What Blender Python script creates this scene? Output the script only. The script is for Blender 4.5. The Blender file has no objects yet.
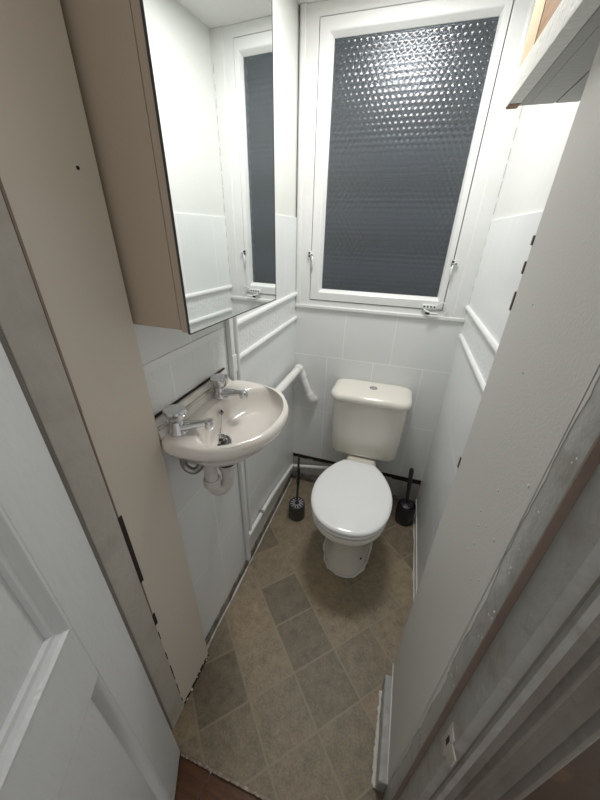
import bpy, bmesh, math, random
from mathutils import Vector, Matrix
random.seed(7)
PI = math.pi
scene = bpy.context.scene
COL = scene.collection

# ------------------------------------------------------------------ materials
def mat(name, col, rough=.5, metal=0.0, bump=None, var=None, spec=None, coat=0.0):
    """procedural material; bump = (scale, strength[, stretch xyz]); var = (scale, colour2, lo, hi)"""
    m = bpy.data.materials.new(name); m.use_nodes = True
    nt = m.node_tree; b = nt.nodes['Principled BSDF']
    b.inputs['Base Color'].default_value = (*col, 1)
    b.inputs['Roughness'].default_value = rough
    b.inputs['Metallic'].default_value = metal
    if spec is not None: b.inputs['Specular IOR Level'].default_value = spec
    if coat: b.inputs['Coat Weight'].default_value = coat; b.inputs['Coat Roughness'].default_value = .08
    geo = nt.nodes.new('ShaderNodeNewGeometry')
    if var:
        n = nt.nodes.new('ShaderNodeTexNoise'); n.inputs['Scale'].default_value = var[0]; n.inputs['Detail'].default_value = 6
        r = nt.nodes.new('ShaderNodeValToRGB')
        r.color_ramp.elements[0].position = var[2]; r.color_ramp.elements[1].position = var[3]
        r.color_ramp.elements[0].color = (*col, 1); r.color_ramp.elements[1].color = (*var[1], 1)
        if len(var) > 4:
            mp = nt.nodes.new('ShaderNodeMapping'); mp.inputs['Scale'].default_value = var[4]
            nt.links.new(geo.outputs['Position'], mp.inputs['Vector']); nt.links.new(mp.outputs[0], n.inputs['Vector'])
        else: nt.links.new(geo.outputs['Position'], n.inputs['Vector'])
        nt.links.new(n.outputs[0], r.inputs[0]); nt.links.new(r.outputs[0], b.inputs['Base Color'])
    if bump:
        n = nt.nodes.new('ShaderNodeTexNoise'); n.inputs['Scale'].default_value = bump[0]; n.inputs['Detail'].default_value = 4
        mp = nt.nodes.new('ShaderNodeMapping')
        if len(bump) > 2: mp.inputs['Scale'].default_value = bump[2]
        nt.links.new(geo.outputs['Position'], mp.inputs['Vector']); nt.links.new(mp.outputs[0], n.inputs['Vector'])
        bp = nt.nodes.new('ShaderNodeBump'); bp.inputs['Strength'].default_value = bump[1]; bp.inputs['Distance'].default_value = .004
        nt.links.new(n.outputs[0], bp.inputs['Height']); nt.links.new(bp.outputs[0], b.inputs['Normal'])
    return m

M = {}
M['tile'] = mat('painted tile', (.78, .80, .80), .3, bump=(28, .18), var=(3, (.735, .758, .765), .4, .75))
M['emboss'] = mat('embossed painted tile', (.78, .80, .80), .32, bump=(75, .9))
M['grout'] = mat('white grout', (.90, .91, .90), .6)
M['plaster'] = mat('painted plaster', (.71, .725, .70), .6, bump=(16, .35), var=(2.2, (.67, .68, .625), .5, .8))
M['ceiling'] = mat('ceiling paint', (.76, .76, .74), .7, bump=(40, .2))
M['frame_white'] = mat('white window gloss', (.74, .755, .75), .32, bump=(60, .12), var=(5, (.70, .71, .69), .45, .8))
M['rail'] = mat('white dado paint', (.82, .835, .835), .3)
M['beige'] = mat('beige painted board', (.66, .595, .51), .5, bump=(90, .08), var=(2, (.66, .61, .54), .4, .7))
M['cab_beige'] = mat('beige laminate', (.52, .435, .34), .45, bump=(200, .04))
M['pier_grey'] = mat('pale wall paint', (.60, .595, .56), .6, bump=(220, .12))
M['gloss_grey'] = mat('old grey gloss paint', (.37, .37, .35), .36, bump=(34, .9), var=(22, (.29, .27, .24), .5, .75))
M['gloss_warm'] = mat('old warm grey gloss paint', (.50, .475, .43), .36, bump=(34, 1.0), var=(12, (.41, .38, .34), .5, .75))
M['old_frame_shade'] = mat('aged frame paint and rebate shade', (.235, .22, .195), .42, bump=(30, 1.0), var=(16, (.17, .145, .12), .45, .7, (1, 1, .25)))
M['rebate'] = mat('worn brown pink paint', (.27, .205, .165), .5, bump=(40, .8), var=(14, (.22, .16, .13), .4, .7, (1, 1, .3)))
M['door'] = mat('white door gloss', (.62, .64, .65), .36, bump=(70, .55, (1, 1, .35)))
M['ceramic'] = mat('cream ceramic', (.79, .765, .69), .12, coat=.4)
M['basin'] = mat('warm white ceramic', (.80, .765, .715), .12, coat=.5, var=(7, (.77, .715, .65), .5, .8))
M['seat'] = mat('white seat plastic', (.88, .89, .90), .16, coat=.3)
M['chrome'] = mat('chrome', (.68, .69, .70), .1, 1.0)
M['chrome_dull'] = mat('dull chrome', (.36, .36, .36), .3, 1.0)
M['clear'] = mat('tap crystal', (.75, .78, .8), .05, .6)
M['pvc'] = mat('white plastic pipe', (.80, .80, .78), .35)
M['pvc_grey'] = mat('grubby white plastic', (.66, .62, .60), .4, var=(30, (.58, .53, .5), .45, .7))
M['black'] = mat('black plastic', (.018, .018, .02), .35)
M['dark'] = mat('dark gap', (.025, .02, .017), .9)
M['dgrey'] = mat('dark grey plastic', (.055, .055, .055), .4)
M['silver'] = mat('silver plastic', (.62, .62, .62), .3, .7)
M['rubber'] = mat('rubber', (.03, .03, .03), .6)
M['mirror'] = mat('mirror', (.93, .95, .94), .0, 1.0)
M['skirt'] = mat('dirty grey skirting', (.27, .26, .24), .6, bump=(60, .8), var=(24, (.12, .10, .085), .42, .62))
M['bead'] = mat('white sealant', (.66, .65, .60), .5, bump=(80, .8), var=(30, (.40, .37, .31), .5, .7))
M['bareplaster'] = mat('bare grey plaster', (.46, .45, .43), .8, bump=(40, .8), var=(14, (.36, .34, .31), .4, .7))
M['rawwood'] = mat('raw brown wood', (.36, .20, .09), .6, bump=(40, .4, (6, 1, 1)), var=(9, (.22, .115, .05), .35, .7, (1, 1.2, 7)))
M['tanwood'] = mat('tan painted wood', (.58, .46, .30), .55, bump=(60, .4))
M['ledge'] = mat('painted timber ledge', (.74, .74, .70), .5, bump=(90, .6))
M['underboard'] = mat('grey underside board', (.42, .42, .40), .6, bump=(110, .3))
M['darkwood'] = mat('dark varnished floorboard', (.13, .052, .02), .32, bump=(30, .3), var=(10, (.07, .028, .012), .35, .7, (1, 8, 1)))
M['hallbrown'] = mat('dark brown hall wall', (.075, .048, .03), .6, bump=(30, .4), var=(12, (.16, .095, .05), .6, .75))
M['chip'] = mat('chipped white plaster', (.74, .73, .68), .8, bump=(150, .8))
def banded():  # for the added backdrop: bands vary the tone seen through each glass dimple
    m = mat('dark banded glass backdrop', (.01, .012, .015), .8); nt = m.node_tree; b = nt.nodes['Principled BSDF']
    geo = nt.nodes.new('ShaderNodeNewGeometry'); sep = nt.nodes.new('ShaderNodeSeparateXYZ'); nt.links.new(geo.outputs['Position'], sep.inputs[0])
    d = nt.nodes.new('ShaderNodeMath'); d.operation = 'DIVIDE'; nt.links.new(sep.outputs[2], d.inputs[0]); d.inputs[1].default_value = .34
    f = nt.nodes.new('ShaderNodeMath'); f.operation = 'FRACT'; nt.links.new(d.outputs[0], f.inputs[0])
    r = nt.nodes.new('ShaderNodeValToRGB'); nt.links.new(f.outputs[0], r.inputs[0])
    r.color_ramp.elements[0].position = .45; r.color_ramp.elements[0].color = (.004, .005, .006, 1)
    r.color_ramp.elements[1].position = .55; r.color_ramp.elements[1].color = (.105, .12, .145, 1)
    nt.links.new(r.outputs[0], b.inputs['Base Color']); return m
M['glass_backdrop'] = banded()
M['metalstrip'] = mat('threshold edge', (.30, .24, .19), .5, var=(60, (.48, .44, .38), .5, .65))

# vinyl floor: square tiles set on the diagonal
def floor_material():
    m = bpy.data.materials.new('vinyl tile floor'); m.use_nodes = True
    nt = m.node_tree; N = nt.nodes; Lk = nt.links; b = N['Principled BSDF']
    def math_(op, a, bb=None):
        n = N.new('ShaderNodeMath'); n.operation = op
        for i, v in enumerate((a, bb)):
            if v is None: continue
            if hasattr(v, 'links'): Lk.new(v, n.inputs[i])
            else: n.inputs[i].default_value = v
        return n.outputs[0]
    geo = N.new('ShaderNodeNewGeometry'); sep = N.new('ShaderNodeSeparateXYZ'); Lk.new(geo.outputs['Position'], sep.inputs[0])
    half = .1285; ox, oy = .371, -1.0595
    x = math_('DIVIDE', math_('SUBTRACT', sep.outputs[0], ox), 2*half)
    y = math_('DIVIDE', math_('SUBTRACT', sep.outputs[1], oy), 2*half)
    u = math_('ADD', x, y); v = math_('SUBTRACT', x, y)
    fu = math_('FLOOR', u); fv = math_('FLOOR', v)
    def edge(q):
        f = math_('FRACT', q); return math_('MINIMUM', f, math_('SUBTRACT', 1.0, f))
    e = math_('MINIMUM', edge(u), edge(v))
    comb = N.new('ShaderNodeCombineXYZ'); Lk.new(fu, comb.inputs[0]); Lk.new(fv, comb.inputs[1]); comb.inputs[2].default_value = 3.3
    wn = N.new('ShaderNodeTexWhiteNoise'); Lk.new(comb.outputs[0], wn.inputs['Vector'])
    # alternate rows: darker grey-brown / lighter tan, with a random part
    alt = math_('MODULO', math_('ABSOLUTE', fu), 2.0)
    tone = math_('ADD', math_('MULTIPLY', alt, .30), math_('MULTIPLY', wn.outputs['Value'], .70))
    r = N.new('ShaderNodeValToRGB'); cr = r.color_ramp
    cr.elements[0].position = .05; cr.elements[0].color = (.165, .132, .090, 1)
    cr.elements[1].position = .95; cr.elements[1].color = (.305, .245, .158, 1)
    a = cr.elements.new(.35); a.color = (.22, .178, .12, 1)
    a = cr.elements.new(.6); a.color = (.255, .205, .14, 1)
    a = cr.elements.new(.8); a.color = (.275, .212, .135, 1)
    Lk.new(tone, r.inputs[0])
    n1 = N.new('ShaderNodeTexNoise'); n1.inputs['Scale'].default_value = 26; n1.inputs['Detail'].default_value = 9; n1.inputs['Roughness'].default_value = .7
    off = N.new('ShaderNodeVectorMath'); off.operation = 'ADD'
    sc = N.new('ShaderNodeVectorMath'); sc.operation = 'SCALE'; sc.inputs['Scale'].default_value = 5.0
    Lk.new(wn.outputs['Color'], sc.inputs[0]); Lk.new(geo.outputs['Position'], off.inputs[0]); Lk.new(sc.outputs[0], off.inputs[1])
    Lk.new(off.outputs[0], n1.inputs['Vector'])
    n2 = N.new('ShaderNodeTexNoise'); n2.inputs['Scale'].default_value = 170; n2.inputs['Detail'].default_value = 4
    Lk.new(off.outputs[0], n2.inputs['Vector'])
    k = math_('ADD', math_('MULTIPLY', n1.outputs[0], 1.5), math_('ADD', math_('MULTIPLY', n2.outputs[0], .9), -.14))
    mix = N.new('ShaderNodeVectorMath'); mix.operation = 'SCALE'; Lk.new(r.outputs[0], mix.inputs[0]); Lk.new(k, mix.inputs['Scale'])
    g = N.new('ShaderNodeMix'); g.data_type = 'RGBA'
    ln = N.new('ShaderNodeMapRange'); Lk.new(e, ln.inputs[0]); ln.inputs[1].default_value = .012; ln.inputs[2].default_value = .026
    ln.inputs[3].default_value = .75; ln.inputs[4].default_value = 0.0
    Lk.new(ln.outputs[0], g.inputs[0]); Lk.new(mix.outputs[0], g.inputs[6]); g.inputs[7].default_value = (.29, .25, .175, 1)
    Lk.new(g.outputs[2], b.inputs['Base Color'])
    b.inputs['Roughness'].default_value = .5
    bp = N.new('ShaderNodeBump'); bp.inputs['Strength'].default_value = .25; bp.inputs['Distance'].default_value = .003
    Lk.new(n1.outputs[0], bp.inputs['Height']); Lk.new(bp.outputs[0], b.inputs['Normal'])
    return m
M['floor'] = floor_material()

def glass_material():
    """obscured glass: rows of round dimples pressed in a hexagonal lattice"""
    m = bpy.data.materials.new('obscured patterned glass'); m.use_nodes = True
    nt = m.node_tree; N = nt.nodes; Lk = nt.links; b = N['Principled BSDF']
    def math_(op, a, bb=None):
        n = N.new('ShaderNodeMath'); n.operation = op
        for i, v in enumerate((a, bb)):
            if v is None: continue
            if hasattr(v, 'links'): Lk.new(v, n.inputs[i])
            else: n.inputs[i].default_value = v
        return n.outputs[0]
    b.inputs['Base Color'].default_value = (.42, .47, .52, 1)
    b.inputs['Roughness'].default_value = .17
    b.inputs['IOR'].default_value = 1.5
    b.inputs['Transmission Weight'].default_value = .9
    return m
M['glass'] = glass_material()

# ------------------------------------------------------------------ mesh helpers
class MB:
    def __init__(s): s.bm = bmesh.new()
    def box(s, x0, x1, y0, y1, z0, z1, bev=0.0, seg=2, mi=0):
        t = bmesh.new(); bmesh.ops.create_cube(t, size=1)
        for v in t.verts:
            v.co = Vector((x0+(v.co.x+.5)*(x1-x0), y0+(v.co.y+.5)*(y1-y0), z0+(v.co.z+.5)*(z1-z0)))
        if bev: bmesh.ops.bevel(t, geom=list(t.edges), offset=bev, segments=seg, profile=.5, affect='EDGES')
        s.merge(t, mi); return s
    def merge(s, t, mi=0, mtx=None):
        if mtx is not None: bmesh.ops.transform(t, matrix=mtx, verts=t.verts)
        mp = {v: s.bm.verts.new(v.co) for v in t.verts}
        for f in t.faces:
            try:
                g = s.bm.faces.new([mp[v] for v in f.verts]); g.material_index = mi; g.smooth = f.smooth
            except ValueError: pass
        t.free()
    def loft(s, rings, cap0=True, cap1=True, closed=True, mi=0):
        R = [[s.bm.verts.new(Vector(p)) for p in r] for r in rings]
        n = len(R[0])
        for a, b in zip(R, R[1:]):
            for i in range(n if closed else n-1):
                j = (i+1) % n
                try: f = s.bm.faces.new((a[i], a[j], b[j], b[i])); f.material_index = mi; f.smooth = True
                except ValueError: pass
        if cap0: f = s.bm.faces.new(R[0][::-1]); f.material_index = mi
        if cap1: f = s.bm.faces.new(R[-1]); f.material_index = mi
        return s
    def lathe(s, prof, c=(0, 0, 0), n=32, axis=None, cap0=True, cap1=True, mi=0):
        """prof = [(r, h)] turned about axis through c"""
        ax = Vector(axis or (0, 0, 1)).normalized(); q = Vector((0, 0, 1)).rotation_difference(ax).to_matrix(); c = Vector(c)
        rings = [[c + q @ Vector((r*math.cos(2*PI*i/n), r*math.sin(2*PI*i/n), h)) for i in range(n)] for r, h in prof]
        return s.loft(rings, cap0, cap1, mi=mi)
    def tube(s, pts, r, n=14, cap=True, mi=0):
        pts = [Vector(p) for p in pts]; rings = []
        t0 = (pts[1]-pts[0]).normalized(); up = Vector((0, 0, 1)) if abs(t0.z) < .9 else Vector((1, 0, 0))
        nrm = t0.cross(up).normalized()
        for i, p in enumerate(pts):
            if i == 0: t = pts[1]-p
            elif i == len(pts)-1: t = p-pts[i-1]
            else: t = (pts[i+1]-p).normalized()+(p-pts[i-1]).normalized()
            t.normalize(); nrm = (nrm - t*nrm.dot(t)).normalized(); bn = t.cross(nrm)
            rr = r[i] if isinstance(r, (list, tuple)) else r
            rings.append([p+rr*(math.cos(2*PI*k/n)*nrm+math.sin(2*PI*k/n)*bn) for k in range(n)])
        return s.loft(rings, cap, cap, mi=mi)
    def prism(s, poly, z0, z1, bev=0.0):
        t = bmesh.new(); lo = [t.verts.new((x, y, z0)) for x, y in poly]; hi = [t.verts.new((x, y, z1)) for x, y in poly]
        n = len(poly); t.faces.new(lo[::-1]); t.faces.new(hi)
        for i in range(n): t.faces.new((lo[i], lo[(i+1) % n], hi[(i+1) % n], hi[i]))
        bmesh.ops.recalc_face_normals(t, faces=t.faces)
        if bev:
            ed = [e for e in t.edges if abs(e.verts[0].co.z-e.verts[1].co.z) > .01]
            bmesh.ops.bevel(t, geom=ed, offset=bev, segments=2, profile=.5, affect='EDGES')
        s.merge(t); return s
    def build(s, name, m, parent=None, smooth=None, loc=None):
        bmesh.ops.recalc_face_normals(s.bm, faces=s.bm.faces)
        me = bpy.data.meshes.new(name)
        if loc is not None: bmesh.ops.translate(s.bm, vec=-Vector(loc), verts=s.bm.verts)
        s.bm.to_mesh(me); s.bm.free()
        for x in (m if isinstance(m, (list, tuple)) else [m]): me.materials.append(M[x])
        o = bpy.data.objects.new(name, me); COL.objects.link(o)
        if parent is not None: o.parent = parent; 
        if loc is not None: o.location = loc
        if smooth:
            for p in me.polygons: p.use_smooth = True
            me.set_sharp_from_angle(angle=math.radians(smooth))
        return o

def round_path(pts, rad=.02, n=6):
    """fillet the corners of a polyline"""
    P = [Vector(p) for p in pts]; out = [P[0]]
    for a, b, c in zip(P, P[1:], P[2:]):
        u = (a-b); w = (c-b); r = min(rad, u.length*.48, w.length*.48)
        p, q = b+u.normalized()*r, b+w.normalized()*r
        for i in range(n+1):
            t = i/n; out.append((1-t)**2*p+2*t*(1-t)*b+t*t*q)
    out.append(P[-1]); return out

def thing(name, label, cat, group=None, loc=(0, 0, 0)):
    o = bpy.data.objects.new(name, None); COL.objects.link(o); o.empty_display_size = .05
    o['label'] = label; o['category'] = cat
    if group: o['group'] = group
    return o
def tag(o, label, cat, group=None):
    o['label'] = label; o['category'] = cat
    if group: o['group'] = group
    return o
def struct(o, label=None, cat=None):
    o['kind'] = 'structure'
    if label: o['label'] = label
    if cat: o['category'] = cat
    return o

# ------------------------------------------------------------------ dimensions (metres)
W = .82; CEIL = 2.245
ZB, ZL2, ZL1, ZSILL = .20, .557, .905, 1.166     # tile courses on the back wall
ZR2, ZR1, ZT = 1.102, 1.226, 1.570                # dado rails and top of the tiling on the side walls
YD = -1.376                                       # doorway line

# ------------------------------------------------------------------ floor, ceiling, walls
f = MB().box(-.05, .95, YD, .15, -.03, 0).build('floor', 'floor'); struct(f, 'brown vinyl floor of square tiles laid on the diagonal', 'floor')
h = MB()
for i in range(12): h.box(-1.0+i*.2+.0015, -.8+i*.2-.0015, -3.0, YD-.004, -.04, -.008, .002)
h = h.build('floor_hall', 'darkwood'); struct(h, 'dark red brown wooden floor outside the doorway', 'floor')
t = MB().tube([(.02, YD-.001, -.002), (.72, YD-.001, -.002)], .0045, 8)
for i in range(40):
    x = .06+i*.0165; t.box(x, x+random.uniform(.006, .018), YD-.006, YD+.001, -.004, random.uniform(.001, .0045), .0008)
t = t.build('trim_threshold', 'metalstrip'); struct(t, 'worn edge of the vinyl along the doorway', 'trim')
c = MB().box(-.1, .95, -1.40, .15, CEIL, CEIL+.05).build('ceiling', 'ceiling'); struct(c, 'white painted ceiling above the window', 'ceiling')

def tiles(name, rows, cols, place, parent, m='tile', gap=.0022):
    """bevelled tiles, one mesh; place(a0,a1,z0,z1) -> box extents"""
    b = MB()
    for z0, z1 in rows:
        for a0, a1 in cols: b.box(*place(a0+gap/2, a1-gap/2, z0+gap/2, z1-gap/2), .0011, 1)
    o = b.build(name, m, parent); o['kind'] = 'structure'; return o
def cells(edges): return list(zip(edges, edges[1:]))

# left wall ---------------------------------------------------------
wl = MB().box(-.12, -.0075, -1.2745, .12, 0, CEIL).build('wall_left', 'plaster'); struct(wl, 'white left wall behind the basin, painted tiles with plaster above', 'wall')
g = MB().box(-.0075, -.0003, -1.112, 0, .052, ZT-.002).build('grout_bed', 'grout', wl); g['kind'] = 'structure'
lc = [-1.112, -.905, -.655, -.405, -.155, -.0005]
tiles('wall_tiles', cells([.052, .40, .752, ZR2-.001]), cells(lc), lambda a, b, c, d: (-.0074, 0, a, b, c, d), wl)
tiles('border_tiles', [(ZR2, ZR1)], cells([-1.112, -1.0, -.8, -.6, -.4, -.2, -.0005]), lambda a, b, c, d: (-.0074, 0, a, b, c, d), wl, 'emboss')
tiles('upper_tiles', [(ZR1, ZT)], cells(lc), lambda a, b, c, d: (-.0074, 0, a, b, c, d), wl)
# right wall
wr = MB().box(W+.0075, W+.12, -.95, .12, 0, CEIL).build('wall_right', 'plaster'); struct(wr, 'white right wall of painted tiles beside the toilet', 'wall')
g = MB().box(W+.0003, W+.0075, -.93, 0, .012, ZT-.002).build('grout_bed', 'grout', wr); g['kind'] = 'structure'
rc = [-.93, -.86, -.61, -.36, -.11, -.0005]
tiles('wall_tiles', cells([.05, .402, .758, ZR2-.001]), cells(rc), lambda a, b, c, d: (W, W+.0074, a, b, c, d), wr)
tiles('border_tiles', [(ZR2, ZR1)], cells([-.93, -.8, -.6, -.4, -.2, -.0005]), lambda a, b, c, d: (W, W+.0074, a, b, c, d), wr, 'emboss')
tiles('upper_tiles', [(ZR1, ZT)], cells(rc), lambda a, b, c, d: (W, W+.0074, a, b, c, d), wr)
# back wall
wb = MB().box(-.12, W+.12, .0075, .12, 0, ZSILL-.012).build('wall_back', 'bareplaster'); struct(wb, 'white tiled back wall under the window, bare along the bottom', 'wall')
g = MB().box(0, W, .0003, .0075, ZB, ZSILL-.002).build('grout_bed', 'grout', wb); g['kind'] = 'structure'
tiles('wall_tiles', [(ZB, ZL2), (ZL2, ZL1)], cells([.0005, .19, .44, .69, W-.0005]), lambda a, b, c, d: (a, b, 0, .0074, c, d), wb)
tiles('upper_tiles', [(ZL1, ZSILL)], cells([.0005, .272, .525, W-.0005]), lambda a, b, c, d: (a, b, 0, .0074, c, d), wb)
g = MB()
pts = 24
for i in range(pts):                                      # ragged open gap under the tiling
    x0, x1 = W*i/pts, W*(i+1)/pts; dz = random.uniform(-.005, .004) - .010*(i/pts)
    g.box(x0, x1, .0045, .0074, ZB-.026+dz, ZB+.0005)
g = g.build('gap_under_tiles', 'dark', wb); g['kind'] = 'structure'

# dado rails ---------------------------------------------------------
def rail(name, x, y0, y1, z, side, lab):
    prof = [(0, -.0105), (.006, -.0105), (.010, -.007), (.0115, 0), (.010, .007), (.006, .0105), (0, .0105)]
    rings = [[(x+side*a, y, z+b) for a, b in prof] for y in (y0, y1)]
    o = MB().loft(rings).build(name, 'rail', smooth=40); struct(o, lab, 'dado rail'); return o
rail('trim_1', 0, -.66, -.001, ZR1, 1, 'upper white dado rail on the left wall')
rail('trim_2', 0, -.66, -.001, ZR2, 1, 'lower white dado rail on the left wall')
rail('trim_3', W, -.925, -.001, ZR1, -1, 'upper white dado rail on the right wall')
rail('trim_4', W, -.925, -.02, ZR2, -1, 'lower white dado rail on the right wall')

o = MB().box(-.002, .0028, -1.111, -.735, ZR1-.012, ZR1+.010, .0015).build('trim_8', 'rail'); struct(o, 'flattened remains of the dado rail behind the cabinet', 'dado rail')
# skirtings -----------------------------------------------------------
b = MB().box(-.0074, .0035, -1.112, -.0005, 0, .05, .0015).build('baseboard_left', 'skirt'); struct(b, 'dirty grey skirting along the left wall', 'skirting')
s = MB(); rr = []
p = [(.0065+random.uniform(-.0015, .002), -1.10+i*.0355, .003) for i in range(31)]
s.tube(p, [random.uniform(.0032, .0062) for _ in p], 6)
s = s.build('sealant_bead', 'bead', b, smooth=60); s['kind'] = 'structure'
b = MB().box(.02, .30, -.022, .007, 0, .048, .002).box(.30, .80, -.012, .007, 0, .03, .002).build('baseboard_back', 'skirt'); struct(b, 'broken dark skirting at the foot of the back wall', 'skirting')
b = MB().box(W-.004, W+.007, -.928, -.002, 0, .05, .0015).build('baseboard_right', 'tile'); struct(b, 'white edge at the foot of the right wall', 'skirting')
s = MB(); p = [(W-.006+random.uniform(-.002, .001), -.92+i*.0305, .004) for i in range(30)]
s.tube(p, [random.uniform(.002, .0075) for _ in p], 6)
s = s.build('sealant_bead', 'bead', b, smooth=60); s['kind'] = 'structure'

# ------------------------------------------------------------------ left pier and door lining
PX = .026
wp = MB().box(-.12, PX, -1.2745, -1.1125, 0, CEIL, .002).build('wall_front_left', 'beige'); struct(wp, 'beige painted board closing the wall beside the door frame', 'wall')
ck = MB()
cu = MB()
cu.box(PX-.004, PX+.0012, -1.2745, -1.2705, 1.22, 2.1).box(PX-.004, PX+.0012, -1.2745, -1.2712, .58, 1.22)
cu = cu.build('joint_line', 'rebate', wp); cu['kind'] = 'structure'
ck.box(PX-.004, PX+.0016, -1.2745, -1.2645, .725, .955).box(PX-.004, PX+.0016, -1.2745, -1.2660, .53, .58)
for i in range(12):
    z = random.uniform(.04, .5); ck.box(PX-.004, PX+.0012, -1.2745, -1.2745+random.uniform(.001, .003), z, z+random.uniform(.01, .04))
ck = ck.build('crack', 'dark', wp); ck['kind'] = 'structure'
rot = MB()
for i in range(16):
    y = -1.27+i*.0098; rot.box(PX-.006, PX+random.uniform(.001, .0025), y, y+.0095, .0, random.uniform(.006, .02))
rot = rot.build('rotten_edge', 'dark', wp); rot['kind'] = 'structure'
ch = MB()
for i in range(13):
    y = random.uniform(-1.272, -1.12); z = random.uniform(0.0, .034); a = random.uniform(.003, .008)
    ch.box(PX+.0005, PX+.0035+random.uniform(0, .003), y, y+a, z, z+a*random.uniform(.6, 1.6), .0012, 1)
ch = ch.build('plaster_chips', 'chip', wp); ch['kind'] = 'stuff'
nail = MB().lathe([(.0, 0), (.0028, 0), (.0028, .0012), (0, .0012)], (PX, -1.152, 1.59), 10, (1, 0, 0)).build('nail_hole', 'dark', wp); nail['kind'] = 'structure'

dl = MB().prism([(-.12, -1.275), (.0285, -1.275), (.0285, -1.337), (-.02, -1.337), (-.02, -1.395), (-.12, -1.395)], 0, 2.05, .003)
dl = dl.build('trim_5', 'gloss_warm', smooth=30); struct(dl, 'grey gloss door lining on the hinge side', 'door frame')

# ------------------------------------------------------------------ right pier and door lining
pr = MB().box(.728, W+.12, -1.2575, -.93, 0, CEIL, .0025).build('wall_front_right', 'pier_grey'); struct(pr, 'pale grey wall face between the toilet and the door frame', 'wall')
dm = MB()
for y, z, a in [(-1.235, 1.232, .005), (-1.165, 1.16, .004), (-1.215, 1.105, .006), (-1.135, 1.085, .004), (-1.148, 1.062, .004), (-1.160, 1.03, .005), (-1.145, .995, .003), (-1.175, 1.09, .003), (-1.2, .985, .003),
                (-1.02, .51, .004), (-1.06, .45, .003), (-1.225, 1.02, .003), (-1.09, 1.33, .003), (-1.03, 1.42, .002)]:
    a *= .62; dm.lathe([(0, 0), (a, .0001), (a*.8, .0007), (a*.4, .0011), (0, .0012)], (.7279, y, z), 9, (-1, 0, 0))
dm = dm.build('paint_nibs', 'pier_grey', pr, smooth=60); dm['kind'] = 'stuff'
ec = MB()
for z0, z1, w in [(1.392, 1.425, .0012), (1.50, 1.515, .0008), (1.02, 1.05, .0014), (1.455, 1.475, .0002)]:
    ec.box(.7265, .7285, -.9345-w*.2, -.9265+w*.3, z0, z1, .0006, 1)
ec = ec.build('chipped_edge', 'hallbrown', pr); ec['kind'] = 'structure'
br = MB().box(.700, .7275, -1.2565, -.985, 0, .082, .004).build('baseboard_front', 'gloss_grey'); struct(br, 'short grey skirting at the foot of the right wall face', 'skirting')
s = MB(); p = [(.697+random.uniform(-.003, .002), -1.255+i*.0105, .006) for i in range(24)]
s.tube(p, [random.uniform(.004, .010) for _ in p], 7)
s = s.build('broken_filler', 'chip', br, smooth=60); s['kind'] = 'structure'
s = MB().tube([(.7255, -1.256, .0835), (.7255, -.945, .0835)], .0018, 6).build('sealant_line', 'grout', br); s['kind'] = 'structure'

rbl = MB().box(-.019, .028, -1.3385, -1.3372, 0, 2.04).box(-.0198, -.0185, -1.394, -1.338, 0, 2.04).build('rebate_face', 'old_frame_shade', dl); rbl['kind'] = 'structure'  # dark facing: shade in the hinge-side rebate put into the colour
lr = MB().prism([(.7265, -1.259), (.7255, -1.304), (.7365, -1.3045), (.7385, -1.350), (.757, -1.352), (.757, -1.36), (.8355, -1.355), (.8355, -1.259)], 0, 2.05, .0016)
lr = lr.build('trim_6', 'gloss_grey', smooth=30); struct(lr, 'chipped grey door lining on the latch side', 'door frame')
rb = MB().box(.7258, .7362, -1.3062, -1.3046, 0, 2.04).build('rebate_face', 'rebate', lr); rb['kind'] = 'structure'
nk = MB()
for i in range(26):
    z = random.uniform(.25, 1.35); nk.lathe([(0, 0), (random.uniform(.0008, .0022), .0002), (.0006, .0008), (0, .0009)], (.7258, random.uniform(-1.301, -1.272), z), 7, (-1, 0, 0))
nk = nk.build('paint_blisters', 'chip', lr, smooth=60); nk['kind'] = 'stuff'
fl = MB(); ys = []; zs = [.09+i*.011 for i in range(125)]; yy = -1.262
for z in zs:
    yy += random.uniform(-.0022, .0022); yy = min(-1.2595, max(-1.2690, yy)); ys.append(yy-(.004 if .55 < z < .8 else 0))
va = [fl.bm.verts.new((.7257, y, z)) for y, z in zip(ys, zs)]; vb = [fl.bm.verts.new((.7257, -1.2575, z)) for z in zs]
vc = [fl.bm.verts.new((.7268, y, z)) for y, z in zip(ys, zs)]
for i in range(len(zs)-1):
    fl.bm.faces.new((va[i], va[i+1], vb[i+1], vb[i])); fl.bm.faces.new((va[i], vc[i], vc[i+1], va[i+1]))
fl.box(.7257, .7285, -1.2590, -1.2560, .09, 2.05)
fl = fl.build('ragged_paint_edge', 'pier_grey', lr); fl['kind'] = 'structure'
# strike plate with its curved lip
sp = MB().box(.7355, .7378, -1.347, -1.322, .70, .775, .0008)
rings = []
for i in range(9):
    a = i/8; y = -1.340-.022*a; x = .7365+.006*a*a
    hh = .026-.010*a*a
    rings.append([(x-.0014, y, .737-hh), (x-.0014, y, .737+hh), (x+.0014, y, .737+hh), (x+.0014, y, .737-hh)])
sp.loft(rings)
sp = tag(sp.build('strike_plate', 'gloss_warm', None, smooth=40), 'painted-over metal latch strike plate low on the right door frame', 'strike plate')
hl = MB().box(.7350, .7353, -1.341, -1.333, .728, .752).build('latch_hole', 'dark', sp)
ar = MB().prism([(.753, -1.3505), (.757, -1.3535), (.7765, -1.364), (.7785, -1.3585), (.782, -1.3585), (.786, -1.366), (.791, -1.367), (.795, -1.3605), (.806, -1.3645), (.815, -1.3725), (.818, -1.3655),
                 (.822, -1.3665), (.826, -1.376), (.833, -1.377), (.836, -1.370), (.836, -1.355), (.753, -1.345)], -.008, 2.05, .0008)
ar = ar.build('trim_7', 'old_frame_shade', smooth=30); struct(ar, 'moulded architrave on the hall side of the door frame', 'architrave')
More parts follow.
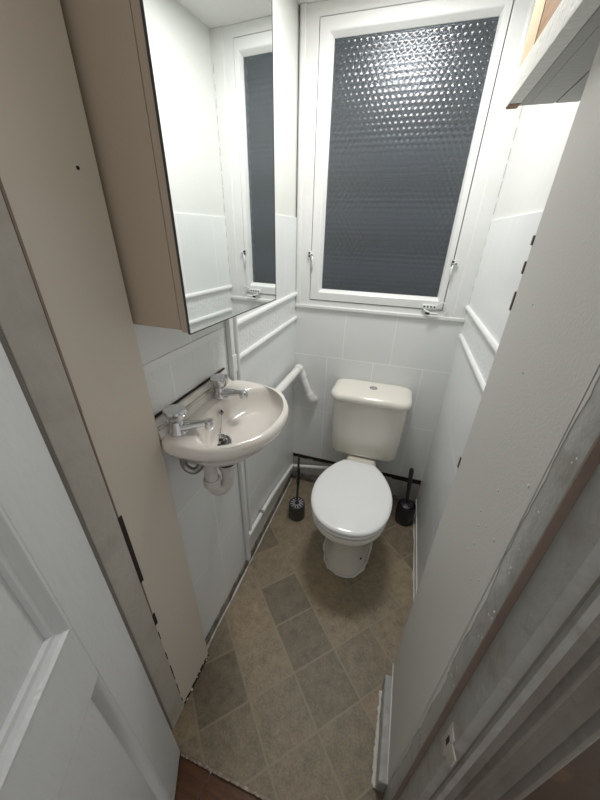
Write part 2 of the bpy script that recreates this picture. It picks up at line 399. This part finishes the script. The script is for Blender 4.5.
hw = MB().box(.837, 1.9, -1.40+.04, -1.28, -.04, CEIL).build('wall_hall_right', 'hallbrown'); struct(hw, 'dark brown hall wall beyond the architrave', 'wall')
hw = MB().box(-1.0, -.001-.12, -1.395, -1.28, -.04, CEIL).build('wall_hall_left', 'pier_grey'); struct(hw, 'hall wall behind the open door', 'wall')
tp = MB().box(-.12, W+.12, -1.395, -1.28, 2.06, CEIL).build('wall_front', 'pier_grey'); struct(tp, 'wall above the doorway', 'wall')

# ------------------------------------------------------------------ the open door
TH = math.radians(27.0)
door = bpy.data.objects.new('door_1', None); COL.objects.link(door)
struct(door, 'white gloss panelled door standing open at the left', 'door')
door.location = (.085, -1.374, 0); door.rotation_euler = (0, 0, TH - PI/2)
# local: x = along the leaf from the hinge, y = out of the visible face (towards +n), z up
SW, PW = .105, .215
def dbox(name, x0, x1, z0, z1, y0, y1, bev=.002): 
    o = MB().box(x0, x1, y0, y1, z0, z1, bev).build(name, 'door', door); o['kind'] = 'structure'; return o
cols = [(SW, SW+.235), (SW+.235+.10, .70-SW)]
dz = [(.105, .815), (.968, 1.86)]
dbox('stile', 0, SW, .006, 1.97, -.038, 0); dbox('stile', .70-SW, .70, .006, 1.97, -.038, 0)
for z0, z1 in ((.006, .105), (.815, .968), (1.86, 1.97)): dbox('door_rail', SW, .70-SW, z0, z1, -.038, 0, .0015)
for z0, z1 in dz:
    dbox('muntin', cols[0][1], cols[1][0], z0, z1, -.038, 0, .0015)
    for x0, x1 in cols:
        dbox('door_panel', x0, x1, z0, z1, -.026, -.014, 0)
        # moulding frame round the panel: an ogee swept round the rectangle
        prof = [(0, -.0005), (.004, .004), (.009, .0045), (.013, -.001), (.019, -.006), (.026, -.0075), (.0285, -.0138)] if z0 > .5 else [(0, -.0005), (.004, -.001), (.011, -.005), (.017, -.010), (.021, -.0138)]
        rings = [[(x0+o_, y_, z0+o_), (x1-o_, y_, z0+o_), (x1-o_, y_, z1-o_), (x0+o_, y_, z1-o_)] for o_, y_ in prof]
        mb = MB().loft(rings, False, False).build('panel_moulding', 'door', door); mb['kind'] = 'structure'
        if z0 > .5:
            for pl in mb.data.polygons: pl.use_smooth = False

# ------------------------------------------------------------------ window
wn = bpy.data.objects.new('window_1', None); COL.objects.link(wn)
struct(wn, 'white painted wooden window with dark patterned obscured glass', 'window')
def wpart(mb, name, m='frame_white', **k):
    o = mb.build(name, m, wn, **k); o['kind'] = 'structure'; return o
wb_ = MB()
wb_.box(.0, .010, .0, .10, ZSILL, CEIL).box(.004, .026, -.006, .10, ZSILL, CEIL, .004)      # left casing
wb_.box(.768, W+.012, -.004, .10, ZSILL, CEIL, .003)                                        # right casing
wpart(wb_, 'casing')
fr = MB()
fr.box(.024, .076, .001, .09, ZSILL+.002, CEIL, .003).box(.717, .770, .001, .09, ZSILL+.002, CEIL, .003)
fr.box(.072, .72, .001, .09, 2.206, CEIL, .003).box(.072, .72, .001, .09, ZSILL+.002, 1.203, .003)
wpart(fr, 'window_frame')
fr = MB().box(.016, .0265, -.004, .006, ZSILL+.02, CEIL, .002).box(.764, .770, -.002, .006, ZSILL+.02, CEIL, .002)
wpart(fr, 'frame_bead')
# sash : four mitred rails with a sloped glazing edge
def sash_bar(a, b, c, d):       # outer a->b, inner d<-c at four depths
    pass
x0, x1, z0, z1 = .0795, .7135, 1.2065, 2.2025
gx0, gx1, gz0, gz1 = .132, .685, 1.257, 2.152
prof = [(0.0, .045), (0.0, .0), (.003, -.0025), (.70, -.0025), (.76, .0), (1.0, .020), (1.0, .045)]
def ringf(t, y): return [(x0+(gx0-x0)*t, y, z0+(gz0-z0)*t), (x1+(gx1-x1)*t, y, z0+(gz0-z0)*t), (x1+(gx1-x1)*t, y, z1+(gz1-z1)*t), (x0+(gx0-x0)*t, y, z1+(gz1-z1)*t)]
sash = wpart(MB().loft([ringf(t, y) for t, y in prof], False, False), 'sash')
for p_ in sash.data.polygons: p_.use_smooth = False
gp = MB().box(.0755, .0805, .02, .03, ZSILL+.03, 2.207).box(.7125, .7175, .02, .03, ZSILL+.03, 2.207).box(.076, .717, .02, .03, 1.2025, 1.2075).box(.076, .717, .02, .03, 2.202, 2.2065)
wpart(gp, 'sash_gap', 'dark')
def pane():
    b = MB(); ax0, ax1, az0, az1 = gx0-.006, gx1+.006, gz0-.006, gz1+.006
    nx, nz = 148, 232; p = .0225; q = p*math.sqrt(3); G = []
    for j in range(nz+1):
        row = []
        for i in range(nx+1):
            x = ax0+(ax1-ax0)*i/nx; z = az0+(az1-az0)*j/nz; d2 = 1
            for ox, oz in ((0, 0), (.5, .5)):
                u = (x/p+ox) % 1-.5; v = (z/q+oz) % 1-.5
                d2 = min(d2, (u*p)**2+(v*q)**2)
            row.append(b.bm.verts.new((x, .0218+.0029*min(1, d2/(p*.56)**2), z)))
        G.append(row)
    for j in range(nz):
        for i in range(nx):
            f_ = b.bm.faces.new((G[j][i], G[j][i+1], G[j+1][i+1], G[j+1][i])); f_.smooth = True
    bk = [b.bm.verts.new((x, .0275, z)) for x, z in ((ax0, az0), (ax1, az0), (ax1, az1), (ax0, az1))]
    b.bm.faces.new(bk[::-1])
    edge = [G[0][i] for i in range(nx+1)], [G[j][nx] for j in range(nz+1)], [G[nz][i] for i in range(nx, -1, -1)], [G[j][0] for j in range(nz, -1, -1)]
    for k, e_ in enumerate(edge): b.bm.faces.new(e_[::-1]+[bk[k], bk[(k+1) % 4]])
    return b
gl = wpart(pane(), 'glass_pane', 'glass')
sl = MB().box(0, W, -.011, .03, ZSILL-.006, ZSILL+.012, .004)
wpart(sl, 'sill', 'frame_white')
ck_ = MB()
for i in range(16):
    z = 1.24+i*.058; ck_.box(.8195, .8205, -.0048, -.0038, z, z+random.uniform(.02, .055))
wpart(ck_, 'paint_crack', 'skirt')
# side catches in the gaps
def catch(x, z, flip):
    o = MB().box(x-.012, x+.004, -.010, -.001, z-.012, z+.014, .002).box(x-.003, x+.010, -.013, -.003, z-.004, z+.004, .0015)
    o.tube([(x+.006*flip, -.008, z-.006), (x+.008*flip, -.010, z-.03), (x+.006*flip, -.008, z-.075)], [.004, .0045, .003], 8)
    o = wpart(o, 'catch', 'frame_white')
    d = MB().box(x-.010, x-.004, -.0112, -.0098, z+.002, z+.011).box(x-.011, x-.003, -.0112, -.0098, z-.011, z-.003).box(x-.012, x-.0105, -.0105, -.001, z-.011, z+.013).box(x+.001, x+.008, -.0136, -.0126, z-.003, z+.001).build('screw_slot', 'dark', o); return o
catch(.078, 1.415, 1); catch(.722, 1.405, -1)
st = MB()
st.box(.625, .690, -.012, -.002, 1.206, 1.226, .002)
st.tube([(.635, -.016, 1.204), (.665, -.024, 1.190), (.70, -.018, 1.192)], [.005, .006, .004], 8)
st.tube(round_path([(.690, -.010, 1.225), (.712, -.016, 1.245), (.735, -.012, 1.215), (.728, -.012, 1.19)], .02), .003, 8)
st = wpart(st, 'stay_latch', 'frame_white', smooth=40)
d = MB()
for i in range(4): d.lathe([(0, 0), (.004, 0), (.004, .0012), (0, .0012)], (.634+i*.015, -.0118, 1.218), 10, (0, -1, 0))
d.box(.642, .662, -.0305, -.0285, 1.186, 1.196, .001)
d = d.build('stay_hole', 'dark', st)

ow = MB().box(-3, 4, .9, 1.1, -1, 5).build('backdrop_outside', 'glass_backdrop'); struct(ow, 'added dark banded backdrop beyond the window', 'wall')  # added backdrop: keeps the bright world from showing through the glass
# ------------------------------------------------------------------ high cupboard on the right wall
cup = thing('wall_cupboard', 'open-edged timber cupboard high on the right wall, raw brown door above a white ledge', 'cupboard')
CX, CZ, CY0 = .682, 1.762, -.60
MB().box(CX, .706, -1.25, CY0, CZ, CZ+.05, .0015).build('ledge', 'ledge', cup)
MB().box(CX+.0015, .7055, CY0-.0004, CY0+.0012, CZ-.001, CZ+.02).box(CX+.002, .705, CY0-.03, CY0+.0005, CZ-.0012, CZ+.001).build('end_grain', 'rawwood', cup)
MB().box(.708, .727, -1.25, CY0, CZ+.003, CZ+.02, .001).box(.727, .775, -.928, CY0, CZ+.003, CZ+.02, .001).box(.777, W-.001, -.928, CY0, CZ+.003, CZ+.02, .001).build('bottom_board', 'underboard', cup)
MB().box(.689, .705, -.70, CY0, CZ+.05, CEIL-.002, .001).build('stile', 'tanwood', cup)
MB().box(.690, .705, -1.25, -.703, CZ+.05, CEIL-.002, .001).build('cupboard_door', 'rawwood', cup)
MB().box(.705, W-.001, CY0-.018, CY0-.001, CZ+.02, CEIL-.002, .001).build('end_panel', 'ledge', cup)

# ------------------------------------------------------------------ mirror cabinet
cab = thing('mirror_cabinet', 'beige mirror-fronted wall cabinet above the basin', 'cabinet')
Y0, Y1, Z0, Z1 = -1.100, -.700, 1.334, 2.02
MB().box(.001, .128, Y0, Y1, Z0, Z1, .001).build('body', 'cab_beige', cab)
PV = (.1295, Y0-.001, 0)                                    # the door stands a little ajar, hinged on the near side
dr = MB().box(.130, .1465, Y0-.001, Y1+.001, Z0-.004, Z1+.004, .0008).build('door', 'cab_beige', cab, loc=PV)
dr.rotation_euler = (0, 0, -math.radians(2.8))
def dpart(mb, name, m):
    bmesh.ops.translate(mb.bm, vec=-Vector(PV), verts=mb.bm.verts); return mb.build(name, m, dr)
dpart(MB().box(.1467, .1505, Y0-.001, Y1+.001, Z0-.004, Z1+.004), 'mirror', 'mirror')
dpart(MB().box(.1464, .1512, Y0-.0022, Y0-.001, Z0-.005, Z1+.005).box(.1464, .1512, Y1+.001, Y1+.002, Z0-.005, Z1+.005).box(.1464, .1514, Y0-.002, Y1+.002, Z0-.0062, Z0-.0042), 'mirror_edge', 'dgrey')

# ------------------------------------------------------------------ basin
bas = thing('wash_basin', 'small white oval hand basin fixed to the left wall under the cabinet', 'basin')
BY, BL, BX = -.925, .200, .278
ZRIM = 1.056
def oval(cx, cy, rx, ry, z, n=56, e=1.0, flat=None):
    r = []
    for i in range(n):
        a = 2*PI*i/n; cc, ss = math.cos(a), math.sin(a)
        x = cx+rx*math.copysign(abs(cc)**e, cc); y = cy+ry*math.copysign(abs(ss)**e, ss)
        if flat is not None: x = max(x, flat)
        r.append((x, y, z))
    return r
def D(off, z, dx=0):            # plan of the outer rim : D with its flat back on the wall
    r = []; n = 56
    for i in range(n):
        a = 2*PI*i/n; cc, ss = math.cos(a), math.sin(a)
        if cc >= 0: x = .085+(BX-.085-off)*cc**.92; y = BY+(BL-off)*math.copysign(abs(ss)**.92, ss)
        else: x = .085-(.085-.004)*abs(cc)**.45; y = BY+(BL-off*.9)*math.copysign(abs(ss)**.55, ss)
        r.append((x+dx, y, z))
    return r
IX, IY = .163, BY
def inner(k, z, dx=0): return oval(IX+dx, IY-.004*0, .098*k, .168*k, z, e=.95)
def mixr(a, b, t): return [tuple(p*(1-t)+q*t for p, q in zip(u, v)) for u, v in zip(a, b)]
DX, DY, DZ = .106, -.994, .984                            # waste position
RXI, RYI = .101, .170
def toward(k, z):
    return [(DX+(IX-DX)*k**.7+RXI*k*math.cos(2*PI*i/56), DY+(IY-DY)*k**.7+RYI*k*math.sin(2*PI*i/56), z) for i in range(56)]
rings = []
# underside from the waste up to the rim
rings.append([(.108+.03*math.cos(2*PI*i/56), -.98+.03*math.sin(2*PI*i/56), .925) for i in range(56)])
rings.append(mixr(rings[0], D(.03, .94), .28)); rings[-1] = [(x, y, .935) for x, y, z in rings[-1]]
for t, z in ((.55, .958), (.80, .985), (.95, 1.010)): rings.append([(x, y, z) for x, y, _ in mixr(rings[0], D(.012, z), t)])
rings += [D(.006, 1.018), D(.001, 1.026), D(0, 1.036), D(.0008, 1.046), D(.004, 1.053), D(.009, ZRIM), D(.015, ZRIM+.0005)]
rings.append(mixr(D(.02, ZRIM), toward(1.03, ZRIM), .93)); rings[-1] = [(x, y, ZRIM-.001) for x, y, _ in rings[-1]]
for k, z in ((1.0, 1.051), (.965, 1.040), (.90, 1.020), (.80, 1.003), (.66, .992), (.48, .988), (.30, .9855), (.165, DZ)): rings.append(toward(k, z))
bowl = MB().loft(rings, True, True).build('bowl', 'basin', bas, smooth=60)
# raised back ledge against the wall
up = [[(.001, y, ZRIM-.006), (.030, y, ZRIM-.006), (.026, y, ZRIM+.006), (.0185, y, ZRIM+.026), (.013, y, ZRIM+.040), (.001, y, ZRIM+.042)] for y in (-1.108, -1.09, -.765)]
up.append([(.001, -.742, ZRIM-.006), (.022, -.742, ZRIM-.006), (.020, -.742, ZRIM-.002), (.014, -.742, ZRIM+.002), (.010, -.742, ZRIM+.005), (.001, -.742, ZRIM+.006)])
MB().loft(up).build('splash_upstand', 'basin', bas, smooth=50)
MB().tube([(.0205, -1.105, ZRIM+.0215), (.0205, -.768, ZRIM+.0215)], .0055, 8).build('dirty_sealant', 'bead', bas, smooth=50)
MB().box(.0008, .0055, -1.110, -.755, ZRIM+.0425, ZRIM+.0475).build('sealant_gap', 'dark', bas)
# waste with slots
w = MB().lathe([(.0, -.004), (.038, -.004), (.041, 0), (.038, .0028), (.029, .0022), (.0265, -.001), (0, -.0015)], (DX, DY, DZ+.0018), 32)
w = w.build('waste_fitting', 'chrome', bas, smooth=40)
sl_ = MB()
for i in range(6):
    a = 2*PI*i/6+.3; c_, s_ = math.cos(a), math.sin(a)
    sl_.lathe([(0, 0), (.0064, 0), (.0064, .0008), (0, .0008)], (DX+.0155*c_, DY+.0155*s_, DZ+.0007), 10)
sl_.build('drain_slot', 'dark', w)
# overflow hole and plug chain
ov = MB().lathe([(0, 0), (.0085, 0), (.0085, .003), (.0055, .0042), (.0045, .001), (0, .001)], (.0745, -.912, 1.031), 20, (.8, 0, .55)).build('overflow_ring', 'chrome_dull', bas, smooth=40)
MB().lathe([(0, 0), (.0045, 0), (.0045, .001), (0, .001)], (.0765, -.912, 1.0325), 14, (.8, 0, .55)).build('overflow_hole', 'dark', ov)
pch = MB(); A, B_ = Vector((.078, -.912, 1.031)), Vector((.107, -.984, .990))
for i in range(26):
    t = i/25; q = A.lerp(B_, t); q.z -= .016*math.sin(PI*t)*.6; q.x += .0
    pch.lathe([(0, -.0016), (.0012, -.0012), (.0016, 0), (.0012, .0012), (0, .0016)], q, 6)
pch.build('plug_chain', 'chrome_dull', bas)
# taps ------------------------------------------------------------------
def make_tap(x, y, ang):
    root = bpy.data.objects.new('tap', None); COL.objects.link(root); root.parent = bas
    root.location = (x, y, ZRIM-.0005); root.rotation_euler = (0, 0, ang)
    MB().lathe([(0, 0), (.0250, 0), (.0255, .003), (.0225, .007), (.0205, .012), (.0205, .018), (.0185, .025), (.0155, .030), (.015, .033), (0, .034)], n=28).build('tap_body', 'chrome', root, smooth=40)
    # spout : broad tapering bar out of the body with a turned down nozzle
    rings = []
    for t, w_, h_, zc in ((.004, .019, .0125, .0155), (.025, .0165, .0115, .0175), (.05, .0125, .0095, .0205), (.068, .0095, .0078, .0235), (.077, .0088, .007, .025)):
        rings.append([(t, w_*math.cos(2*PI*k/16), zc+h_*math.sin(2*PI*k/16)) for k in range(16)])
    sp_ = MB().loft(rings); sp_.lathe([(0, 0), (.0112, 0), (.0128, .003), (.0128, .016), (.0105, .022), (0, .0235)], (.078, 0, .0085), 20)
    sp_.build('spout', 'chrome', root, smooth=40)
    MB().lathe([(0, 0), (.0095, 0), (.0095, .001), (0, .001)], (.078, 0, .0078), 14).build('nozzle', 'dark', root)
    # faceted head, lobes widening upwards
    rings = []
    for r_, z_ in ((.0145, .0325), (.0185, .037), (.0235, .046), (.0270, .057), (.0275, .062), (.0255, .066), (.013, .0675)):
        rings.append([((r_*(1+.05*math.cos(6*2*PI*k/48)))*math.cos(2*PI*k/48), (r_*(1+.05*math.cos(6*2*PI*k/48)))*math.sin(2*PI*k/48), z_) for k in range(48)])
    hd = MB().loft(rings).build('tap_head', 'chrome', root, smooth=35)
    fc = MB()
    for k in range(4):
        a = PI/4+k*PI/2; t = bmesh.new(); bmesh.ops.create_uvsphere(t, u_segments=14, v_segments=8, radius=1)
        mt = Matrix.Translation((.0228*math.cos(a), .0228*math.sin(a), .0485)) @ Matrix.Rotation(a, 4, 'Z') @ Matrix.Rotation(.22, 4, 'Y') @ Matrix.Diagonal((.0035, .0085, .0105, 1))
        fc.merge(t, 0, mt)
    fc.build('crystal_inset', 'clear', root, smooth=60)
    return root
make_tap(.048, -1.069, math.radians(24)); make_tap(.048, -.860, math.radians(0))
# trap ---------------------------------------------------------------------
tr = MB()
L1, L2 = Vector((.113, -.968, 0)), Vector((.083, -1.010, 0))
path = [(L1.x, L1.y, .922), (L1.x, L1.y, .845)]
for i in range(1, 12):
    a = PI*i/12; m_ = (L1+L2)/2; d_ = (L1-L2)/2; q = m_+d_*math.cos(a); path.append((q.x, q.y, .845-.040*math.sin(a)))
path += [(L2.x, L2.y, .845), (L2.x, L2.y, .895)]
path += [(L2.x-.004, L2.y, .912), (L2.x-.016, L2.y, .922), (.002, L2.y, .925)]
tr.tube(path, .0195, 18)
trap = tr.build('trap', 'pvc_grey', bas, smooth=50)
MB().lathe([(.0, 0), (.0245, 0), (.0255, .003), (.0255, .020), (.0235, .024), (0, .024)], (L2.x, L2.y, .838), 24).build('collar_nut', 'pvc_grey', trap, smooth=40)
MB().lathe([(.0, 0), (.0265, 0), (.0265, .014), (0, .014)], (L1.x, L1.y, .896), 24).build('rubber_washer', 'rubber', trap, smooth=40)
MB().lathe([(.0, 0), (.024, 0), (.025, .003), (.025, .018), (0, .018)], (L1.x, L1.y, .876), 24).build('collar_nut', 'pvc_grey', trap, smooth=40)
MB().tube(round_path([(.050, -1.075, 1.0), (.050, -1.075, .945), (.075, -1.068, .928), (.092, -1.055, .95), (.095, -1.05, .985)], .02), .0095, 12).build('tap_tail', 'chrome_dull', bas, smooth=50)

# ------------------------------------------------------------------ pipes
wp_ = thing('waste_pipe', 'white plastic waste pipe running from under the basin to the back corner', 'pipe')
MB().tube(round_path([(.045, -.80, .848), (.045, -.058, .838), (.045, -.030, .828), (.049, -.0265, .80), (.112, -.0265, .655), (.116, -.0265, .640)], .02), .0205, 16).build('pipe', 'pvc', wp_, smooth=50)
for nm, pth in (('socket', [(.045, -.095, .839), (.045, -.055, .838)]), ('socket', [(.0455, -.0275, .808), (.060, -.0275, .777)])):
    MB().tube(pth, 0.0248, 18).build(nm, 'pvc', wp_, smooth=50)
MB().tube(round_path([(.101, -.0275, .680), (.119, -.0275, .642), (.124, -.012, .632), (.124, -.001, .632)], .02), .0248, 18).build('elbow', 'pvc', wp_, smooth=50)
sp2 = thing('supply_pipe', 'thin white pipe clipped low along the left wall and round the back corner', 'pipe')
MB().tube(round_path([(.014, -.700, .216), (.014, -.40, .200), (.013, -.05, .135), (.022, -.030, .118), (.30, -.030, .172)], .03), .0108, 12).build('pipe', 'pvc', sp2, smooth=50)
cl = MB().box(.001, .024, -.555, -.540, .193, .224, .002).build('pipe_clip', 'chrome_dull', sp2)
rp = thing('riser_pipe', 'pair of white painted vertical pipes on the left wall behind the basin', 'pipe')
MB().tube([(.0095, -.672, .228), (.0095, -.672, 1.333)], .0085, 12).build('pipe', 'tile', rp, smooth=50)
MB().box(.001, .018, -.722, -.698, .052, 1.333, .003).build('trunking', 'tile', rp)
MB().box(.001, .020, -.7225, -.694, 1.07, 1.135, .003).build('joint_cover', 'tile', rp)

# ------------------------------------------------------------------ toilet
wc = thing('toilet', 'cream close-coupled toilet with a closed white lid under the window', 'toilet')
TX = .459
def egg(cx, yb, yf, hw, z, n=48, back=.62, e=.9):
    """plan outline: round front, sides closing in towards a straight back with rounded corners"""
    ym = yb+(yf-yb)*.50; r = []
    for i in range(27):
        a = PI+PI*i/26; c_, s_ = math.cos(a), math.sin(a)
        r.append((cx+hw*math.copysign(abs(c_)**e, c_), ym-abs(s_)**e*(ym-yf), z))
    side = []
    for i in range(1, 11):
        u = 1-i/10.0; w = hw*(back+(1-back)*math.sin(PI/2*u)**.85); y = ym+(yb-ym)*(1-u)
        if u < .12: w *= .97
        side.append((w, y))
    r += [(cx+w, y, z) for w, y in side]
    wl_ = side[-1][0]*.93
    r += [(cx+wl_*k, yb+.003*(1-k*k), z) for k in (.9, .45, 0, -.45, -.9)]
    r += [(cx-w, y, z) for w, y in side[::-1]]
    return r
ped = []
for yb, yf, hw, z, cx, bk, e_ in ((-.06, -.610, .120, 0, TX+.006, .8, .72), (-.06, -.610, .121, .006, TX+.006, .8, .72), (-.06, -.603, .113, .03, TX+.006, .8, .75), (-.06, -.588, .108, .10, TX+.006, .8, .8), (-.06, -.59, .108, .17, TX+.005, .8, .8), (-.06, -.615, .122, .235, TX+.003, .75, .85),
                          (-.12, -.666, .150, .295, TX, .52, .9), (-.20, -.702, .168, .335, TX-.002, .42, .9), (-.262, -.724, .175, .368, TX-.002, .42, .9), (-.266, -.730, .178, .388, TX-.002, .42, .9), (-.268, -.726, .175, .399, TX-.002, .42, .9), (-.272, -.70, .15, .402, TX-.002, .42, .9)):
    ped.append(egg(cx, yb, yf, hw, z, back=bk, e=e_))
pan = MB().loft(ped).box(TX-.083, TX+.083, -.30, -.05, .20, .4015, .02).build('pan', 'ceramic', wc, smooth=60)
bolt = MB().lathe([(0, 0), (.0065, 0), (.0065, .002), (.004, .003), (0, .003)], (TX+.086, -.572, .115), 12, (.75, -.66, 0)).build('fixing_hole', 'dark', pan)
skd = MB(); base = egg(TX+.006, -.06, -.615, .125, .004, back=.8, e=.72)
pp = [Vector(q)+Vector((random.uniform(-.003, .003), random.uniform(-.003, .003), 0)) for q in base]
pp = [q for q in pp if q.y < -.2]
pp.sort(key=lambda q: math.atan2(q.x-TX-.012, -(q.y+.4)))
skd.tube(pp, [random.uniform(.003, .008) for _ in pp], 7).build('floor_sealant', 'chip', pan, smooth=60)
st_ = []
for off, z in ((.012, .4035), (.003, .406), (.001, .413), (.003, .420), (.014, .4225)): st_.append(egg(TX-.002, -.262-off, -.727+off, .182-off, z, back=.46))
seat = MB().loft(st_).build('seat', 'seat', wc, smooth=60)
ld = []
for off, z in ((.010, .4245), (.003, .426), (.0, .431), (.0, .436), (.003, .441), (.010, .4445), (.022, .4465), (.06, .4480), (.12, .4488)): ld.append(egg(TX-.002, -.258-off*.8, -.727+off, .184-off, z, back=.47))
lid = MB().loft(ld).build('lid', 'seat', wc, smooth=60)
for sx in (-.055, .055): MB().lathe([(0, -.020), (.010, -.020), (.011, -.016), (.011, .016), (.010, .020), (0, .020)], (TX+sx, -.254, .420), 18, (1, 0, 0)).build('hinge', 'seat', wc, smooth=40)
def rrect(cx, hw, y0, y1, z, r, n=8, bow=0.0, kb=.3):
    o = []
    for (sx, yy, a0) in ((1, y0+r, -PI/2), (1, y1-r*.55, 0), (-1, y1-r*.55, PI/2), (-1, y0+r, PI)):
        rr_ = r if yy == y0+r else r*kb
        for i in range(n+1):
            a = a0+PI/2*i/n; x = sx*(hw-rr_)+rr_*math.cos(a); y = yy+rr_*math.sin(a)
            y -= bow*(1-(x/hw)**2) if y < (y0+y1)/2 else 0
            o.append((cx+x, y, z))
    return o
ci = []
for hw, y0, z, r in ((.150, -.140, .408, .05), (.166, -.160, .411, .05), (.178, -.172, .420, .05), (.184, -.178, .438, .05), (.186, -.180, .56, .05), (.188, -.182, .68, .05), (.190, -.183, .765, .05)):
    ci.append(rrect(TX, hw, y0, -.006, z, r, bow=.014))
cis = MB().loft(ci).build('cistern', 'ceramic', wc, smooth=50)
cl_ = []
for hw, y0, z, r in ((.190, -.185, .752, .05), (.199, -.196, .755, .05), (.203, -.201, .764, .05), (.203, -.201, .778, .05), (.199, -.196, .789, .05), (.190, -.186, .796, .05), (.172, -.166, .801, .045), (.13, -.13, .803, .04)):
    cl_.append(rrect(TX, hw, y0, -.004 if z < .785 else -.004-(z-.785)*.9, z, r, bow=.026, kb=.6))
clid = MB().loft(cl_).build('cistern_lid', 'ceramic', wc, smooth=50)
fb = MB().lathe([(0, 0), (.020, 0), (.0205, .002), (.019, .004), (.0165, .0035), (.0155, .0015), (.014, .0045), (.006, .0052), (0, .0052)], (TX+.005, -.092, .8015), 30).build('flush_button', 'chrome', clid, smooth=35)
MB().box(TX-.075, TX+.075, -.20, -.06, .385, .4085, .01).build('coupling', 'ceramic', wc)

# ------------------------------------------------------------------ toilet brushes
h1 = thing('brush_holder', 'small dark grey toilet brush pot with a slotted silver rim, left of the toilet', 'brush holder')
B1 = (.137, -.325, 0)
MB().lathe([(0, 0), (.047, 0), (.0485, .003), (.0475, .10), (.0465, .104), (.044, .104), (.0445, .006), (0, .006)], B1, 36).build('pot', 'dgrey', h1, smooth=40)
MB().lathe([(.0105, .0), (.0435, .0), (.0435, .004), (.0405, .0055), (.012, .0055), (.0105, .004), (.0105, 0)], (B1[0], B1[1], .098), 36, cap0=False, cap1=False).build('rim_disc', 'dgrey', h1, smooth=40)
rd = MB()
for i in range(12):
    a = 2*PI*i/12; c_, s_ = math.cos(a), math.sin(a); t = bmesh.new(); bmesh.ops.create_cube(t, size=1)
    rd.merge(t, 0, Matrix.Translation((B1[0]+.026*c_, B1[1]+.026*s_, .1042)) @ Matrix.Rotation(a, 4, 'Z') @ Matrix.Diagonal((.024, .0058, .0016, 1)))
rd.build('rim_spokes', 'silver', h1)
b1 = thing('toilet_brush', 'thin dark handled toilet brush standing in the small grey pot', 'toilet brush')
MB().tube([(B1[0], B1[1], .09), (B1[0]+.002, B1[1]+.002, .26), (B1[0]+.003, B1[1]+.003, .44)], [.0075, .0075, .0062], 12).build('handle', 'dgrey', b1, smooth=50)
MB().tube([(B1[0]+.003, B1[1]+.003, .44), (B1[0]+.003, B1[1]+.003, .465)], [.0028, .0022], 8).build('hook', 'black', b1, smooth=50)
MB().tube([(B1[0]+.002, B1[1]+.002, .25), (B1[0]+.003, B1[1]+.003, .36)], .0095, 12).build('grip', 'black', b1, smooth=50)
bb = MB()
for k in range(9): bb.lathe([(0, 0), (.026, .002), (.030, .004), (.026, .006), (0, .008)], (B1[0], B1[1], .014+k*.008), 18)
bb.build('bristles', 'black', b1)
h2 = thing('brush_holder', 'round black toilet brush pot in the right back corner', 'brush holder')
B2 = (.752, -.150, 0)
MB().lathe([(0, 0), (.046, 0), (.049, .004), (.053, .06), (.051, .125), (.048, .130), (.045, .128), (.047, .06), (.042, .008), (0, .008)], B2, 36).build('pot', 'black', h2, smooth=40)
b2 = thing('toilet_brush', 'black toilet brush with a thick handle leaning in the right corner pot', 'toilet brush')
T0, T1 = Vector((B2[0]-.004, B2[1]-.004, .12)), Vector((B2[0]-.020, B2[1]+.004, .385))
MB().tube([T0, T0.lerp(T1, .3), T0.lerp(T1, .8), T0.lerp(T1, .97), T1], [.009, .0095, .012, .012, .008], 14).build('handle', 'black', b2, smooth=50)
MB().lathe([(0, 0), (.038, .0), (.041, .006), (.038, .014), (.012, .026), (0, .027)], (B2[0]-.002, B2[1], .118), 28).build('splash_cap', 'black', b2, smooth=40)
bb = MB()
for k in range(9): bb.lathe([(0, 0), (.026, .002), (.031, .005), (.026, .008), (0, .010)], (B2[0], B2[1], .018+k*.010), 18)
bb.build('bristles', 'black', b2)

# ------------------------------------------------------------------ light
def light(name, kind, loc, e, col, **k):
    l = bpy.data.lights.new(name, kind); l.energy = e; l.color = col
    for a, v in k.items(): setattr(l, a, v)
    o = bpy.data.objects.new(name, l); COL.objects.link(o); o.location = loc; return o
lo = light('ceiling_disc', 'AREA', (.385, -.40, CEIL-.012), 8.0, (1.0, .985, .96), shape='DISK', size=.30)
w = bpy.data.worlds.new('World'); scene.world = w; w.use_nodes = True
w.node_tree.nodes['Background'].inputs[0].default_value = (1.0, .97, .93, 1); w.node_tree.nodes['Background'].inputs[1].default_value = .41

# ------------------------------------------------------------------ camera
cam = bpy.data.cameras.new('camera'); co = bpy.data.objects.new('camera', cam); COL.objects.link(co)
cam.sensor_fit = 'VERTICAL'; cam.sensor_height = 36.0; cam.lens = 315.2*36/800; cam.clip_start = .01
_rt, _dn, _fw = Vector((.95160323, .30645997, .02309928)), Vector((.16398804, -.44276316, -.88151501)), Vector((-.25992155, .84264053, -.47159062))
_m = Matrix((_rt, -_dn, -_fw)).transposed().to_4x4(); _m.translation = (.5368665, -1.6144648, 1.5116465)
co.matrix_world = _m
scene.camera = co
vs = scene.view_settings; vs.view_transform = 'Standard'; vs.look = 'None'; vs.gamma = 1.0; vs.exposure = 0.32; vs.use_curve_mapping = False
